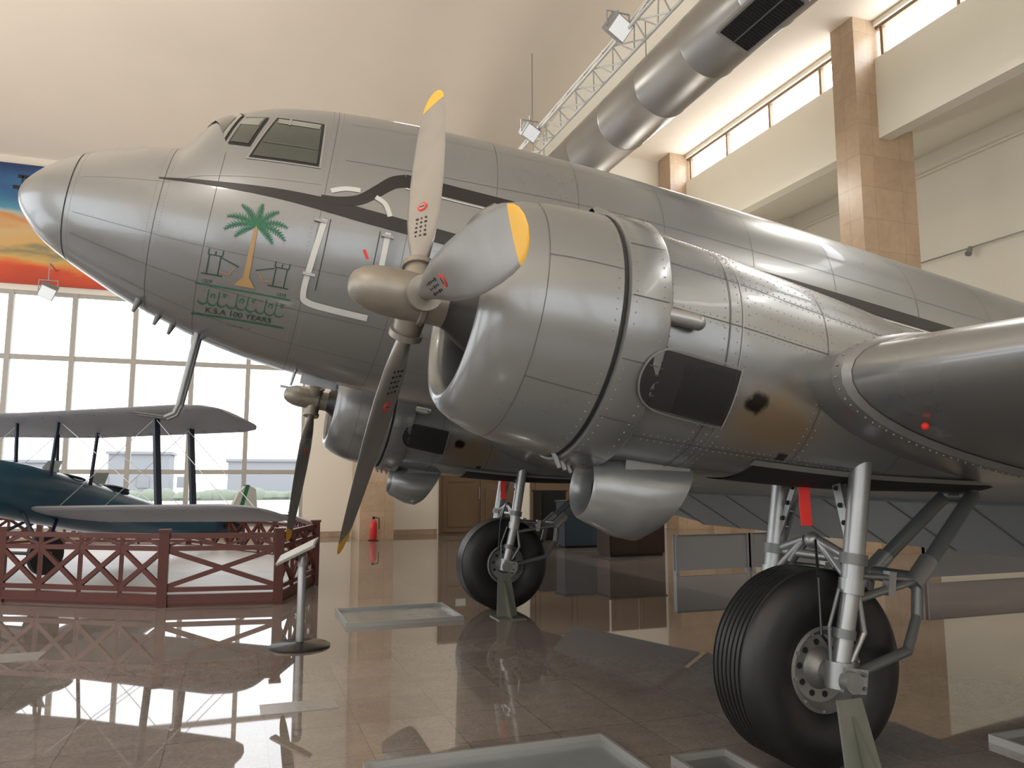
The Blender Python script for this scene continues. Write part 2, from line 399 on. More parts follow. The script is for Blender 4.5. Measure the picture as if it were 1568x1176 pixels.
for s in(-1,1):
    for y0,y1 in((3.60,3.66),):
        A=foil(-.66-.025,4.35,.165,1.50,s*y0);Bv=foil(-.66-.015,4.35,.165,1.50,s*y1)
        b.loft([foil(-.66,4.3,.155,1.5,s*(y0-.03)),A,Bv,foil(-.66+.02,4.28,.155,1.505,s*(y1+.03))],skin_d)
    F=foil(-.685,4.35,.165,1.50,s*3.63)
    for i in range(len(F)-1):
        L2=(F[i+1]-F[i]).length; kk=max(1,int(L2/.045))
        for k in range(kk): b.sph(F[i].lerp(F[i+1],(k+.5)/kk),.007,rivm,6,4)
    b.sph((-.28,s*3.82,1.325),.020,redr,12,8)
    t0=wsec(s*3.75);t1=wsec(s*8.6)
    P=[t0[-9]+Vector((0,0,-.02)),t1[-9]+Vector((0,0,-.02)),t1[0]+Vector((-.25,0,-.42)),t0[0]+Vector((-.25,0,-.42))]
    Q=[p+Vector((.02,0,.03)) for p in P]
    b.add(P+Q,[(0,1,2,3),(7,6,5,4),(0,4,5,1),(1,5,6,2),(2,6,7,3),(3,7,4,0)],flapm)
t0=wsec(-3.5);t1=wsec(3.5)
P=[t0[-9]+Vector((0,0,-.02)),t1[-9]+Vector((0,0,-.02)),t1[0]+Vector((-.25,0,-.45)),t0[0]+Vector((-.25,0,-.45))]
Q=[p+Vector((.02,0,.03)) for p in P]
b.add(P+Q,[(0,1,2,3),(7,6,5,4),(0,4,5,1),(1,5,6,2),(2,6,7,3),(3,7,4,0)],flapm)
for k in range(9):
    t=k/8; a=P[0].lerp(P[1],t);c=P[3].lerp(P[2],t); b.beam(a+Vector((0,0,-.004)),c+Vector((0,0,-.004)),.02,.010,skin_d)
b.build('wing_joint_and_flaps',plane)
# ---- nacelles / engines / props
EZ=1.61
ntop=mk([(-1.62,.665),(-1.2,.66),(-.7,.63),(-.2,.60),(.4,.54),(1.2,.42),(2.2,.26),(3.3,.06)])
nbot=mk([(-1.62,.665),(-1.2,.65),(-.7,.62),(0,.56),(.8,.45),(1.6,.32),(2.6,.2),(3.3,.1)])
nw=mk([(-1.62,.665),(-1.2,.655),(-.7,.61),(0,.56),(1,.46),(2.2,.28),(3.3,.04)])
def blade(B,hub,ang,R=1.72):
    rd=Vector((0,-math.cos(ang),math.sin(ang))); tg=Vector((0,math.sin(ang),math.cos(ang)))
    fw=Vector((-1,0,0))
    tab=[(.13,.075,.075,70),(.22,.075,.075,66),(.30,.11,.062,60),(.42,.16,.05,52),(.6,.215,.038,44),(.85,.25,.028,37),(1.1,.265,.021,31),(1.35,.255,.016,27),(1.5,.235,.013,25),(1.585,.21,.0115,24),(1.64,.18,.010,24),(1.68,.14,.008,24),(1.71,.08,.006,24),(1.72,.02,.004,24)]
    rings=[]
    for r,c,t,be in tab:
        be=math.radians(be); cd=(tg*math.cos(be)+fw*math.sin(be)); td=(fw*math.cos(be)-tg*math.sin(be))
        o=hub+rd*r*R/1.72
        rings.append([o+cd*(c/2*math.cos(a))+td*(t/2*math.sin(a)) for a in [2*pi*k/20 for k in range(20)]])
    B.loft(rings[:10],bladem,caps=False); B.loft(rings[9:],yellow,caps=True)
    B.tube(hub+rd*.08,hub+rd*.20,.085,hubm,.075,n=20); B.tube(hub+rd*.19,hub+rd*.225,.092,hubm,n=20)
    be=math.radians(42); cd=(tg*math.cos(be)+fw*math.sin(be)); td=(fw*math.cos(be)-tg*math.sin(be))
    for sg in(1,-1):
        o=hub+rd*.66
        B.tube(o+td*sg*.012,o+td*sg*.0215,.032,redr,n=20); B.tube(o+td*sg*.02,o+td*sg*.0235,.022,bladem,n=20)
        B.box(o+td*sg*.024,(.004,.03,.004),blackp,Matrix((rd,cd,td)).transposed())
        for k in range(5):
            be2=math.radians(50-k*1.2); c2=(tg*math.cos(be2)+fw*math.sin(be2)); t2=(fw*math.cos(be2)-tg*math.sin(be2))
            oo=hub+rd*(.43+.034*k)+t2*sg*(.0255-.0009*k)
            for q in range(3): B.box(oo+c2*(-.03+.028*q),(.010,.016-.004*((k+q)%3),.003),blackp,Matrix((rd,c2,t2)).transposed())
def nacelle(side):
    yc=side*2.82
    nf=lambda X,ph: sec(X,ph,EZ+ntop(X),EZ-nbot(X),nw(X),EZ,2.1,yc)
    b=MB(); hub=Vector((-2.70,yc,EZ)); O=Vector((0,yc,EZ))
    prof=[(-1.62,.60),(-1.9,.60),(-2.15,.52),(-2.34,.435),(-2.42,.430),(-2.465,.445),(-2.488,.475),(-2.484,.51),(-2.45,.552),(-2.38,.594),(-2.28,.630),(-2.14,.658),(-1.98,.675),(-1.83,.685),(-1.822,.675)]
    b.rev(prof,O,(1,0,0),skin,n=96)
    prof=[(-1.82,.665),(-1.81,.70),(-1.60,.715),(-1.585,.705),(-1.60,.66)]
    b.rev(prof,O,(1,0,0),skin,n=96)
    b.build('engine_cowling',plane,angle=40)
    b=MB(); rg=[]
    for i in range(70):
        X=-1.70+i*5.0/69
        rg.append([nf(X,2*pi*k/64) for k in range(64)])
    b.loft(rg,skin_n,caps=True); b.build('nacelle',plane,angle=50)
    b=MB()
    crad=mk([(-2.478,.495),(-2.45,.552),(-2.38,.594),(-2.28,.630),(-2.14,.658),(-1.98,.675),(-1.83,.685)])
    cw=lambda X,ph: Vector((X,yc-math.sin(ph)*crad(X),EZ+math.cos(ph)*crad(X)))
    fl=lambda X,ph: Vector((X,yc-math.sin(ph)*(.70+.07*(X+1.81)),EZ+math.cos(ph)*(.70+.07*(X+1.81))))
    ring(b,cw,-1.835,.014,seamk,off=.003); ring(b,cw,-2.22,.003,seam)
    for a in (0.35,1.25,2.2,3.3,4.3,5.3): lng(b,cw,-2.22,-1.84,a,.003,seam,n=14)
    for k in range(14): lng(b,fl,-1.80,-1.61,k*2*pi/14+.1,.005,seam,n=6)
    for X in(-1.22,-1.14): ring(b,nf,X,.006,seam if X<-1.2 else seam_l,off=.004)
    for X in(-.55,.15): ring(b,nf,X,.004,seam)
    for a in (.55,1.05,1.45,2.5,2.85): lng(b,nf,-1.58,.1,a,.004,seam,n=24)
    for k in range(80):
        a=2*pi*k/80
        rivet(b,cw,-1.87,a,.005)
        rivet(b,fl,-1.78,a,.005);rivet(b,fl,-1.635,a,.005)
        for X in(-1.56,-1.25,-1.17,-1.10,-.58,-.52): rivet(b,nf,X,a,.005)
    for X in [-1.5+.04*i for i in range(40)]:
        for a in(.52,.58,1.02,1.08,1.42,1.48,2.47,2.53):
            rivet(b,nf,X,a,.0045)
    for X in [-1.05+.05*i for i in range(10)]:
        for a in(.75,.85,.95,1.2,1.3): rivet(b,nf,X,a,.004)
    for s2 in(1,-1):
        g=lambda X,ph,off,s=s2: onf(nf,X,ph*s,off)
        ribbon(b,smooth_pts([(-1.15,1.76),(-1.45,1.73),(-1.58,1.75),(-1.66,1.83),(-1.69,1.965),(-1.66,2.10),(-1.58,2.18),(-1.45,2.21),(-1.15,2.23)]),.012,skin_d,g,off=.047,step=.02)
        quad(b,[(-1.60,1.755),(-1.145,1.775),(-1.145,2.215),(-1.60,2.175)],dark,g,off=.044,n=14,m=10)  # black surface patch paints the shaded depth of the side opening
        for k in range(10):
            a0=-pi/2-pi*k/10;a1=-pi/2-pi*(k+1)/10
            pts=[(-1.59,1.965),(-1.59+.095*math.cos(a0),1.965+.21*math.sin(a0)),(-1.59+.095*math.cos(a1),1.965+.21*math.sin(a1))]
            b.add([g(x,p,.044) for x,p in pts],[(0,1,2)],dark)
        for k in range(24): ribbon(b,[(-1.46+k*.0125,1.80),(-1.46+k*.0125,2.17)],.004,engm,g,off=.047)
        ribbon(b,[(-1.145,1.76),(-1.145,2.22)],.008,seam_l,g,off=.046)
        for k in range(6): b.sph(g(-1.60+.012*(k%2),1.84+.05*k,.03),.026,engm,12,8,(1,.6,.8))
        b.tube(g(-1.53,1.83,.03),g(-1.53,2.12,.03),.014,engm)
        p=g(-1.60,1.52,.0); b.tube(p+Vector((-.02,0,0)),p+Vector((.15,0-.05*s2,-.01)),.042,strutm,.04,n=18); b.sph(p+Vector((.16,-.04*s2,-.01)),.04,strutm,14,8)
        quad(b,[(-.66,2.42),(-.60,2.42),(-.60,2.50),(-.66,2.50)],dark,g,off=.006,n=2,m=2)
    b.loft([[Vector((-1.80+dx,yc+ w*math.cos(a),EZ+.60+h*math.sin(a))) for a in [pi*k/12 for k in range(13)]] for dx,w,h in ((0,.10,.165),(.02,.115,.18),(.3,.12,.165),(.7,.10,.10),(1.0,.04,.03))],skin,closed=False)
    b.add([Vector((-1.79,yc+.09*math.cos(a),EZ+.62+.13*math.sin(a))) for a in [2*pi*k/12 for k in range(12)]],[tuple(range(12))],dark)
    for dx,dy in((-1.85,-.1),(-1.78,-.02),(-1.70,.08)):
        b.tube((dx,yc+dy,EZ-.66),(dx+.05,yc+dy,EZ-.74),.016,strutm,.014)
    b.build('nacelle_details',plane)
    b=MB(); rg=[]
    for X,zc,ry,rz in((-1.50,.80,.115,.125),(-1.56,.80,.125,.14),(-1.60,.80,.14,.155),(-1.615,.80,.152,.165),(-1.60,.80,.165,.18),(-1.52,.795,.195,.20),(-1.38,.785,.22,.23),(-1.22,.79,.235,.24),(-1.10,.82,.235,.225)):
        sl=.10 if X>-1.3 else 0
        rg.append([Vector((X+sl*math.sin(a)*(1 if X>-1.15 else .4),yc+ry*math.cos(a),zc+rz*math.sin(a))) for a in [2*pi*k/32 for k in range(32)]])
    b.loft(rg,skin); b.add([Vector((-1.5,yc+.118*math.cos(a),.80+.128*math.sin(a))) for a in [2*pi*k/24 for k in range(24)]],[tuple(range(24))],dark)
    b.add([Vector((-1.12+.10*math.sin(a),yc+.23*math.cos(a),.82+.22*math.sin(a))) for a in [2*pi*k/24 for k in range(24)]],[tuple(range(24))],dark)
    b.bx(-1.45,-1.05,yc-.17,yc+.17,.92,1.1,skin)
    b.build('oil_cooler_scoop',plane)
    b=MB()
    b.rev([(-1.95,.0),(-1.95,.62)],O,(1,0,0),dark,n=32)
    b.rev([(-2.62,.0),(-2.60,.10),(-2.52,.13),(-2.42,.20),(-2.3,.26),(-2.1,.28)],O,(1,0,0),engm,n=32)
    for k in range(9):
        a=2*pi*k/9; r=Vector((0,math.cos(a),math.sin(a)))
        b.tube(O+Vector((-2.12,0,0))+r*.24,O+Vector((-2.12,0,0))+r*.45,.075,engm,.085)
        for j in range(5): b.tube(O+Vector((-2.12,0,0))+r*(.27+.035*j),O+Vector((-2.12,0,0))+r*(.28+.035*j),.1,engm)
        b.tube(O+Vector((-2.24,0,0))+r*.22,O+Vector((-2.24,0,0))+r*.42,.014,strutd)
    b.build('radial_engine',plane)
    b=MB()
    gw=lambda X,ph,off: onf(nf,X,ph,off)
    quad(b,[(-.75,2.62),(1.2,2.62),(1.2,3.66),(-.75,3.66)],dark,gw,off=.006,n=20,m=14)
    for a in(2.58,3.70): lng(b,nf,-.78,1.2,a,.05,seam_l,off=.01,n=20)
    b.build('wheel_well_shade_patch',plane)  # no real recess: black patch on the belly paints a shaded opening
    b=MB(); ang0=math.radians(-5) if side<0 else math.radians(162)
    for k in range(3): blade(b,hub,ang0+2*pi*k/3)
    b.rev([(-.52,.0),(-.515,.035),(-.50,.065),(-.46,.095),(-.40,.118),(-.33,.128),(-.14,.130),(-.135,.142),(-.11,.142),(-.10,.12),(-.02,.12),(.05,.12),(.10,.09),(.2,.09)],hub+Vector((.16,0,0)),(1,0,0),hubm,n=40)
    b.sph(hub,.125,hubm,24,12)
    for k in range(10):
        a=2*pi*k/10; b.sph(hub+Vector((.035,math.cos(a)*.135,math.sin(a)*.135)),.012,strutd,8,5)
    b.build('propeller',plane)
nacelle(-1); nacelle(1)
# ---- tail
b=MB()
def tfoil(xle,ch,y,z,vert=False,t=.09,n=12):
    def yt(x): return 5*t*(.2969*math.sqrt(x)-.126*x-.3516*x*x+.2843*x**3-.1036*x**4)
    xs=[.5*(1+math.cos(pi*i/n)) for i in range(n+1)]
    P=[(x,yt(x)) for x in xs]+[(x,-yt(x)) for x in xs[::-1][1:-1]]
    return [Vector((xle+x*ch,y+(q*ch if vert else 0),z+(0 if vert else q*ch))) for x,q in P]
b.loft([tfoil(9.8,4.3,0,3.4,True),tfoil(11.2,3.1,0,4.2,True),tfoil(12.2,2.0,0,5.1,True),tfoil(12.9,1.0,0,5.5,True)],skin,caps=True)
b.loft([tfoil(12.6,.8,-4.0,3.5),tfoil(12.0,1.7,-3.4,3.5),tfoil(10.9,2.7,0,3.45),tfoil(12.0,1.7,3.4,3.5),tfoil(12.6,.8,4.0,3.5)],skin,caps=True)
p=L(11.6,0,.22); b.tube(Vector((11.6,0,2.7)),p,.05,strutm)
b.rev([(-.08,.0),(-.08,.15),(-.04,.215),(.04,.215),(.08,.15),(.08,0)],L(11.75,0,.215),(0,1,0),rubber,n=32)
b.build('tail_assembly',plane)
# ---- main gear
def gear(side):
    b=MB(); yc=side*2.82
    C=L(0,yc,.57)
    pr=[(-.15,.235),(-.175,.26),(-.205,.33),(-.215,.40),(-.208,.47),(-.185,.52),(-.15,.552)]
    ygs=[-.12,-.08,-.04,0,.04,.08,.12]
    pr2=[(-.13,.560)]
    for g_ in ygs:
        pr2+=[(g_-.008,.566),(g_-.004,.550),(g_+.004,.550),(g_+.008,.566)]
    pr2+=[(.13,.560)]
    full=pr+pr2+[(-a,r) for a,r in reversed(pr)]
    b.rev(full,C,(0,1,0),rubber,n=96)
    for s in(1,-1):
        b.rev([(s*.15,.245),(s*.165,.245),(s*.17,.225),(s*.15,.215),(s*.12,.19),(s*.115,.12),(s*.14,.10),(s*.17,.085),(s*.19,.06),(s*.19,0)],C,(0,1,0),wheelm,n=48)
        for k in range(10):
            a=2*pi*k/10; o=C+Vector((math.cos(a)*.15,s*.118,math.sin(a)*.15))
            b.tube(o,o+Vector((0,s*.004,0)),.018,dark,n=12)
            o=C+Vector((math.cos(a+.3)*.228,s*.165,math.sin(a+.3)*.228)); b.tube(o,o+Vector((0,s*.015,0)),.009,strutm,n=8)
    b.build('main_wheel',plane)
    b=MB()
    W=lambda x,y,z: L(x,yc+y,z)
    for s in(-1,1):
        y=s*.34; o_=-.07
        b.tube(W(0,s*.17,.57),W(0,s*.24,.57),.07,strutm,n=20)
        b.tube(W(o_/2,s*.2,.57),W(o_/2,y+s*.08,.57),.055,strutm,n=20)
        b.tube(W(o_,y,.52),W(o_+.015,y,.66),.078,strutm,n=20)
        b.tube(W(o_,y+s*.06,.57),W(o_,y+s*.12,.57),.058,wheelm,n=18)
        b.tube(W(o_,y,.57),W(.05,y,1.06),.050,strutm,n=22)
        b.tube(W(.04,y,1.02),W(.055,y,1.10),.070,strutm,n=22)
        b.tube(W(.05,y,1.06),W(.20,y,1.98),.060,strutm,n=22)
        b.tube(W(.068,y,1.18),W(.078,y,1.24),.076,strutd,n=22)
        b.tube(W(-.025,y,.78),W(-.015,y,.83),.064,strutd,n=22)
        b.path([W(-.12,y,.60),W(-.12,y,.85),W(-.04,y,1.05)],.010,strutd)
        b.path([W(.0,y,.62),W(.12,y,.80),W(.09,y,1.02)],.018,strutm)
        b.box(W(-.03,y+s*.07,.57),(.16,.03,.13),strutm)
        b.box(W(.03,y-s*.0,.56),(.12,.05,.09),strutm)
        for k in range(4): b.tube(W(-.03+.06*math.cos(k*pi/2+.7),y+s*.08,.57+.05*math.sin(k*pi/2+.7)),W(-.03+.06*math.cos(k*pi/2+.7),y+s*.11,.57+.05*math.sin(k*pi/2+.7)),.011,strutd,n=8)
        for p0,p1 in((W(.08,y*.95,1.26),W(.16,s*.06,1.95)),):
            b.beam(p0,p1,.012,.055,strutm); b.beam(p0+Vector((.045,0,0)),p1+Vector((.045,0,0)),.012,.055,strutm)
            for k in range(7): b.tube(p0.lerp(p1,(k+.5)/7)+Vector((-.008,-.009,0)),p0.lerp(p1,(k+.5)/7)+Vector((-.008,.009,0)),.015,dark,n=10)
            for k in range(8): b.beam(p0.lerp(p1,k/7),p0.lerp(p1,k/7)+Vector((.045,0,0)),.04,.01,strutm)
        b.tube(W(.075,y,1.20),W(.085,s*.06,1.29),.028,strutm); b.tube(W(.06,y,1.06),W(.085,s*.08,1.28),.026,strutm)
        b.tube(W(.085,s*.07,1.28),W(.085,s*.20,1.15),.03,strutm)
        b.tube(W(.70,y*.55,1.05),W(.05,y,.98),.024,strutm,n=12)
        b.tube(W(.70,y*.55,1.05),W(.08,y,1.12),.018,strutm,n=12)
        b.box(W(.40,y*.78,1.05),(.05,.05,.14),strutm)
        b.tube(W(.70,y*.55,1.04),W(.66,y*.6,.82),.034,strutd,n=12)
        b.path([W(.66,y*.6,.84),W(.50,y*.8,.66),W(.0,y,.57)],.030,strutd)
        b.tube(W(.70,y*.55,1.05),W(1.30,y*.3,1.55),.044,strutd,n=16)
        b.tube(W(.66,y*.55,1.02),W(.82,y*.5,1.16),.056,strutm,n=16)
    b.tube(W(.085,-.34,1.2),W(.085,.34,1.2),.026,strutm); b.sph(W(.085,0,1.29),.05,strutm)
    b.tube(W(.70,-.22,1.05),W(.70,.22,1.05),.045,strutd,n=16)
    b.tube(W(1.30,-.12,1.55),W(1.30,.12,1.55),.045,strutd)
    b.tube(W(1.28,0,1.53),W(1.45,0,1.75),.055,strutd)
    b.tube(W(.2,-.34,1.9),W(.2,.34,1.9),.03,strutm)
    b.path([W(.02,-.30,.62),W(-.14,-.30,.80),W(-.10,-.25,1.1),W(.02,-.1,1.3)],.008,blackp,6)
    b.build('landing_gear_strut',plane)
    b=MB(); rg=[]
    for k in range(9):
        t=k/8; x=.02+.010*math.sin(t*6); y=yc-.02+.008*math.sin(t*5); z=1.88-.50*t
        rg.append([L(x-.032,y-.006,z),L(x+.032,y-.022,z),L(x+.032,y-.012,z),L(x-.032,y+.004,z)])
    b.loft(rg,redr,caps=True); b.build('warning_ribbon',plane)
gear(-1); gear(1)
steel=M('stand_grey_green',(.16,.17,.14),.4,.4,.2,9)
for side in(-1,1):
    b=MB(); yc=side*2.82-.50; xs=-.13
    b.add([(xs-.13,yc-.10,0),(xs+.13,yc-.10,0),(xs+.08,yc+.02,.50),(xs-.08,yc+.02,.50),(xs-.13,yc-.085,0),(xs+.13,yc-.085,0),(xs+.08,yc+.035,.50),(xs-.08,yc+.035,.50)],[(0,1,2,3),(7,6,5,4),(0,4,5,1),(1,5,6,2),(2,6,7,3),(3,7,4,0)],steel)
    b.add([(xs-.01,yc-.11,0),(xs+.01,yc-.11,0),(xs+.01,yc-.28,0),(xs-.01,yc-.28,0),(xs-.01,yc-.0,.42),(xs+.01,yc-.0,.42)],[(0,1,2,3),(0,4,5,1),(3,2,5,4),(0,3,4),(1,5,2)],steel)
    b.bx(xs-.17,xs+.17,yc-.30,yc+.06,0,.012,steel)
    b.build('axle_stand')
# ------------------------------------------------------------------ room
cream=M('wall_cream_plaster',(.80,.75,.66),.8,0,.04,.6,.05,30)
creamr=M('upper_fascia_plaster',(.82,.79,.69),.8,0,.04,.6)
ceilm=M('ceiling_plaster',(.84,.745,.63),.85,0,.08,.35)
def tilemat(name,c1,c2,mort,sx,sy,ms,rough,axis='XY',ior=1.5,speck=0,big=.10):
    m=bpy.data.materials.new(name); m.use_nodes=True; nt=m.node_tree; b=nt.nodes['Principled BSDF']
    tc=nt.nodes.new('ShaderNodeTexCoord'); sp=nt.nodes.new('ShaderNodeSeparateXYZ'); cb=nt.nodes.new('ShaderNodeCombineXYZ')
    nt.links.new(tc.outputs['Object'],sp.inputs[0])
    if axis=='XY': nt.links.new(sp.outputs[0],cb.inputs[0]); nt.links.new(sp.outputs[1],cb.inputs[1])
    else:
        ad=nt.nodes.new('ShaderNodeMath'); ad.operation='ADD'; nt.links.new(sp.outputs[0],ad.inputs[0]); nt.links.new(sp.outputs[1],ad.inputs[1])
        nt.links.new(ad.outputs[0],cb.inputs[0]); nt.links.new(sp.outputs[2],cb.inputs[1])
    br=nt.nodes.new('ShaderNodeTexBrick'); br.offset=0; br.squash=1
    br.inputs['Scale'].default_value=1; br.inputs['Brick Width'].default_value=sx; br.inputs['Row Height'].default_value=sy
    br.inputs['Mortar Size'].default_value=ms; br.inputs['Mortar Smooth'].default_value=.1
    br.inputs['Color1'].default_value=(*c1,1); br.inputs['Color2'].default_value=(*c2,1); br.inputs['Mortar'].default_value=(*mort,1)
    nt.links.new(cb.outputs[0],br.inputs['Vector'])
    out=br.outputs['Color']
    if speck:
        facs=[]
        for sc,amp,det in((38,speck,8),(7,speck*.5,4),(1.1,big,4)):
            n=nt.nodes.new('ShaderNodeTexNoise'); n.inputs['Scale'].default_value=sc; n.inputs['Detail'].default_value=det; n.inputs['Roughness'].default_value=.7
            nt.links.new(tc.outputs['Object'],n.inputs['Vector'])
            mr=nt.nodes.new('ShaderNodeMapRange'); mr.inputs[1].default_value=.32; mr.inputs[2].default_value=.68; mr.inputs[3].default_value=1-amp; mr.inputs[4].default_value=1+amp
            nt.links.new(n.outputs['Fac'],mr.inputs[0]); facs.append(mr.outputs[0])
        cur=facs[0]
        for f in facs[1:]:
            mm=nt.nodes.new('ShaderNodeMath'); mm.operation='MULTIPLY'; nt.links.new(cur,mm.inputs[0]); nt.links.new(f,mm.inputs[1]); cur=mm.outputs[0]
        vm=nt.nodes.new('ShaderNodeVectorMath'); vm.operation='SCALE'; nt.links.new(br.outputs['Color'],vm.inputs[0]); nt.links.new(cur,vm.inputs['Scale'])
        out=vm.outputs[0]
    nt.links.new(out,b.inputs['Base Color']); b.inputs['Roughness'].default_value=rough; b.inputs['IOR'].default_value=ior
    return m
floorm=tilemat('polished_granite_tiles',(.185,.156,.136),(.220,.190,.168),(.13,.11,.096),.6,.6,.004,.022,ior=1.85,speck=.20)
stone=tilemat('tan_stone_cladding',(.43,.31,.21),(.48,.355,.245),(.34,.245,.165),.8,.75,.006,.35,axis='V',speck=.10)
frame_m=M('window_frame_beige',(.42,.40,.36),.5)
frame_b=M('window_frame_brown',(.22,.14,.08),.5)
XL,XR,YN,YF=-13.,15.5,-18.,15.4
def slab(name,x0,x1,y0,y1,z0,z1,mat):
    b=MB(); b.bx(x0,x1,y0,y1,z0,z1,mat); return b.build(name,smooth=False)
slab('floor',XL-.3,XR+.3,YN-.3,YF+.3,-.2,0,floorm)
b=MB()
b.bx(XL,-11.6,YF,YF+.3,0,12.6,cream); b.bx(-1.5,XR,YF,YF+.3,0,12.6,cream)
b.bx(-11.6,-1.5,YF,YF+.3,6.35,12.6,cream); b.bx(-11.6,-1.5,YF,YF+.3,0,.3,cream)
b.build('wall_far',smooth=False)
b=MB()
xs=[-1.5-.03]; x=-3.05
while x>-11.6: xs.append(x); x-=1.43
for x in xs: b.bx(x-.06,x+.06,YF+.02,YF+.16,.3,6.35,frame_m)
for z in(.33,1.78,4.66,6.32): b.bx(-11.6,-1.5,YF+.03,YF+.15,z-.06,z+.06,frame_m)
b.build('window_1',smooth=False)
b=MB()
b.bx(XL-.3,XL,YN,YF,7.0,12.6,cream);b.bx(XL-.3,XL,YN,YF,0,1.0,cream)
for y in(-18,-10,-2,6,13.4): b.bx(XL-.3,XL,y,y+2,1.0,7.0,cream)
b.build('wall_left',smooth=False)
b=MB()
b.bx(XL,XR,YN-.3,YN,8.5,12.6,cream);b.bx(XL,XR,YN-.3,YN,0,2.6,cream)
for x in(-13,-6,1,8,14.5): b.bx(x,x+1,YN-.3,YN,2.6,8.5,cream)
b.build('wall_near',smooth=False)
b=MB()
for x in range(-12,15): b.bx(x-.05,x+.05,YN-.2,YN-.08,2.6,8.5,frame_m)
for z in(4.6,7): b.bx(XL,XR,YN-.2,YN-.08,z-.05,z+.05,frame_m)
b.build('window_2',smooth=False)
slab('wall_right',XR,XR+.3,YN,YF,0,12.6,creamr)
b=MB(); vs=[];N=40
for i in range(N+1):
    y=YF+.3-(YF-YN+.6)*i/N; z=9.85+1.5*(1-math.exp(-(YF-y)/5.))
    z=min(z,11.4)
    for x in(XL-.3,4.1): vs.append((x,y,z))
    for x in(4.1,XL-.3): vs.append((x,y,z+.3))
b.add(vs,[(4*i,4*i+4,4*i+5,4*i+1) for i in range(N)]+[(4*i+2,4*i+6,4*i+7,4*i+3) for i in range(N)],ceilm)
b.bx(4.07,4.4,YN,YF,9.95,12.34,creamr)
b.build('ceiling',angle=60)
slab('ceiling_high',4.1,XR+.3,YN-.3,YF+.3,12.35,12.6,ceilm)
b=MB()
b.bx(10.5,10.85,YN,YF,9.46,11.4,creamr)
b.add([(10.5,YN,9.46),(XR,YN,11.05),(XR,YF,11.05),(10.5,YF,9.46),(10.5,YN,9.6),(XR,YN,11.2),(XR,YF,11.2),(10.5,YF,9.6)],[(0,1,2,3),(7,6,5,4)],creamr)
b.bx(10.5,10.85,YN,YF,12.22,12.34,creamr)
b.build('trim_1',smooth=False)
b=MB()
skyw=M('clerestory_daylight_glass',(.93,.97,1.0),.3,0,0,1,emit=8.)
b.bx(10.72,10.76,YN,YF,11.4,12.22,skyw)
y=YN
while y<YF: b.bx(10.6,10.7,y-.04,y+.04,11.4,12.22,frame_b); y+=2.03
b.bx(10.58,10.7,YN,YF,12.15,12.22,frame_b); b.bx(10.58,10.7,YN,YF,11.4,11.46,frame_b)
b.build('window_3',smooth=False)
for i,y in enumerate((14.6,6.5,-1.6,-9.7)):
    slab('column' ,9.9,11.53,y,y+.72,0,12.35,stone)
slab('column',-.15,.75,13.9,15.39,0,9.9,stone)
slab('column',-13,-12.2,14.5,15.39,0,9.9,stone)
# mural
m=bpy.data.materials.new('mural_painting'); m.use_nodes=True; nt=m.node_tree; bs=nt.nodes['Principled BSDF']
tc=nt.nodes.new('ShaderNodeTexCoord'); sp=nt.nodes.new('ShaderNodeSeparateXYZ'); nt.links.new(tc.outputs['Object'],sp.inputs[0])
mp=nt.nodes.new('ShaderNodeMapping'); mp.inputs['Scale'].default_value=(.5,1,1.6); nt.links.new(tc.outputs['Object'],mp.inputs['Vector'])
nz=nt.nodes.new('ShaderNodeTexNoise'); nz.inputs['Scale'].default_value=1.1; nz.inputs['Detail'].default_value=6; nt.links.new(mp.outputs[0],nz.inputs['Vector'])
ad=nt.nodes.new('ShaderNodeMath'); ad.operation='MULTIPLY_ADD'; ad.inputs[1].default_value=1.3; nt.links.new(nz.outputs['Fac'],ad.inputs[0]); nt.links.new(sp.outputs[2],ad.inputs[2])
mr=nt.nodes.new('ShaderNodeMapRange'); mr.inputs[1].default_value=7.1; mr.inputs[2].default_value=10.2; nt.links.new(ad.outputs[0],mr.inputs[0])
cr=nt.nodes.new('ShaderNodeValToRGB'); e=cr.color_ramp.elements
e[0].position=0;e[0].color=(.45,.05,.02,1); e[1].position=1;e[1].color=(.015,.04,.14,1)
for p,c in((.14,(.62,.08,.025,1)),(.19,(.70,.22,.05,1)),(.24,(.60,.38,.12,1)),(.30,(.25,.22,.12,1)),(.34,(.62,.38,.13,1)),(.46,(.62,.42,.20,1)),(.54,(.62,.25,.07,1)),(.60,(.42,.46,.42,1)),(.66,(.08,.28,.40,1)),(.82,(.03,.12,.28,1))):
    q=e.new(p); q.color=c
nt.links.new(mr.outputs[0],cr.inputs[0]); nt.links.new(cr.outputs[0],bs.inputs['Base Color']); bs.inputs['Roughness'].default_value=.6
b=MB(); b.bx(-12.1,-4.6,YF-.06,YF-.005,6.5,9.62,m)
for x0,z0,s in((-8.3,8.95,1.),(-7.5,7.9,.5),(-10,8.7,.8),(-6,8.9,.7)):
    b.bx(x0-.6*s,x0+.6*s,YF-.075,YF-.062,z0,z0+.09*s,blackp); b.bx(x0-.5*s,x0+.5*s,YF-.075,YF-.062,z0+.3*s,z0+.38*s,blackp)
    for k in(-.4,-.1,.1,.4): b.bx(x0+k*s-.015,x0+k*s+.015,YF-.075,YF-.062,z0,z0+.35*s,blackp)
    b.sph((x0,YF-.07,z0+.12*s),.14*s,blackp,12,8,(1,.1,1))
b.build('wall_mural')
doorm=M('door_brown',(.14,.092,.056),.4,0,.12,3)
b=MB()
b.bx(2.35,4.75,YF-.06,YF,0,3.1,doorm)
for x0 in(2.45,3.6):
    b.bx(x0,x0+1.05,YF-.10,YF-.05,.05,3.0,doorm)
    for z0,z1 in((.2,1.3),(1.5,2.85)): b.bx(x0+.15,x0+.9,YF-.12,YF-.1,z0,z1,doorm)
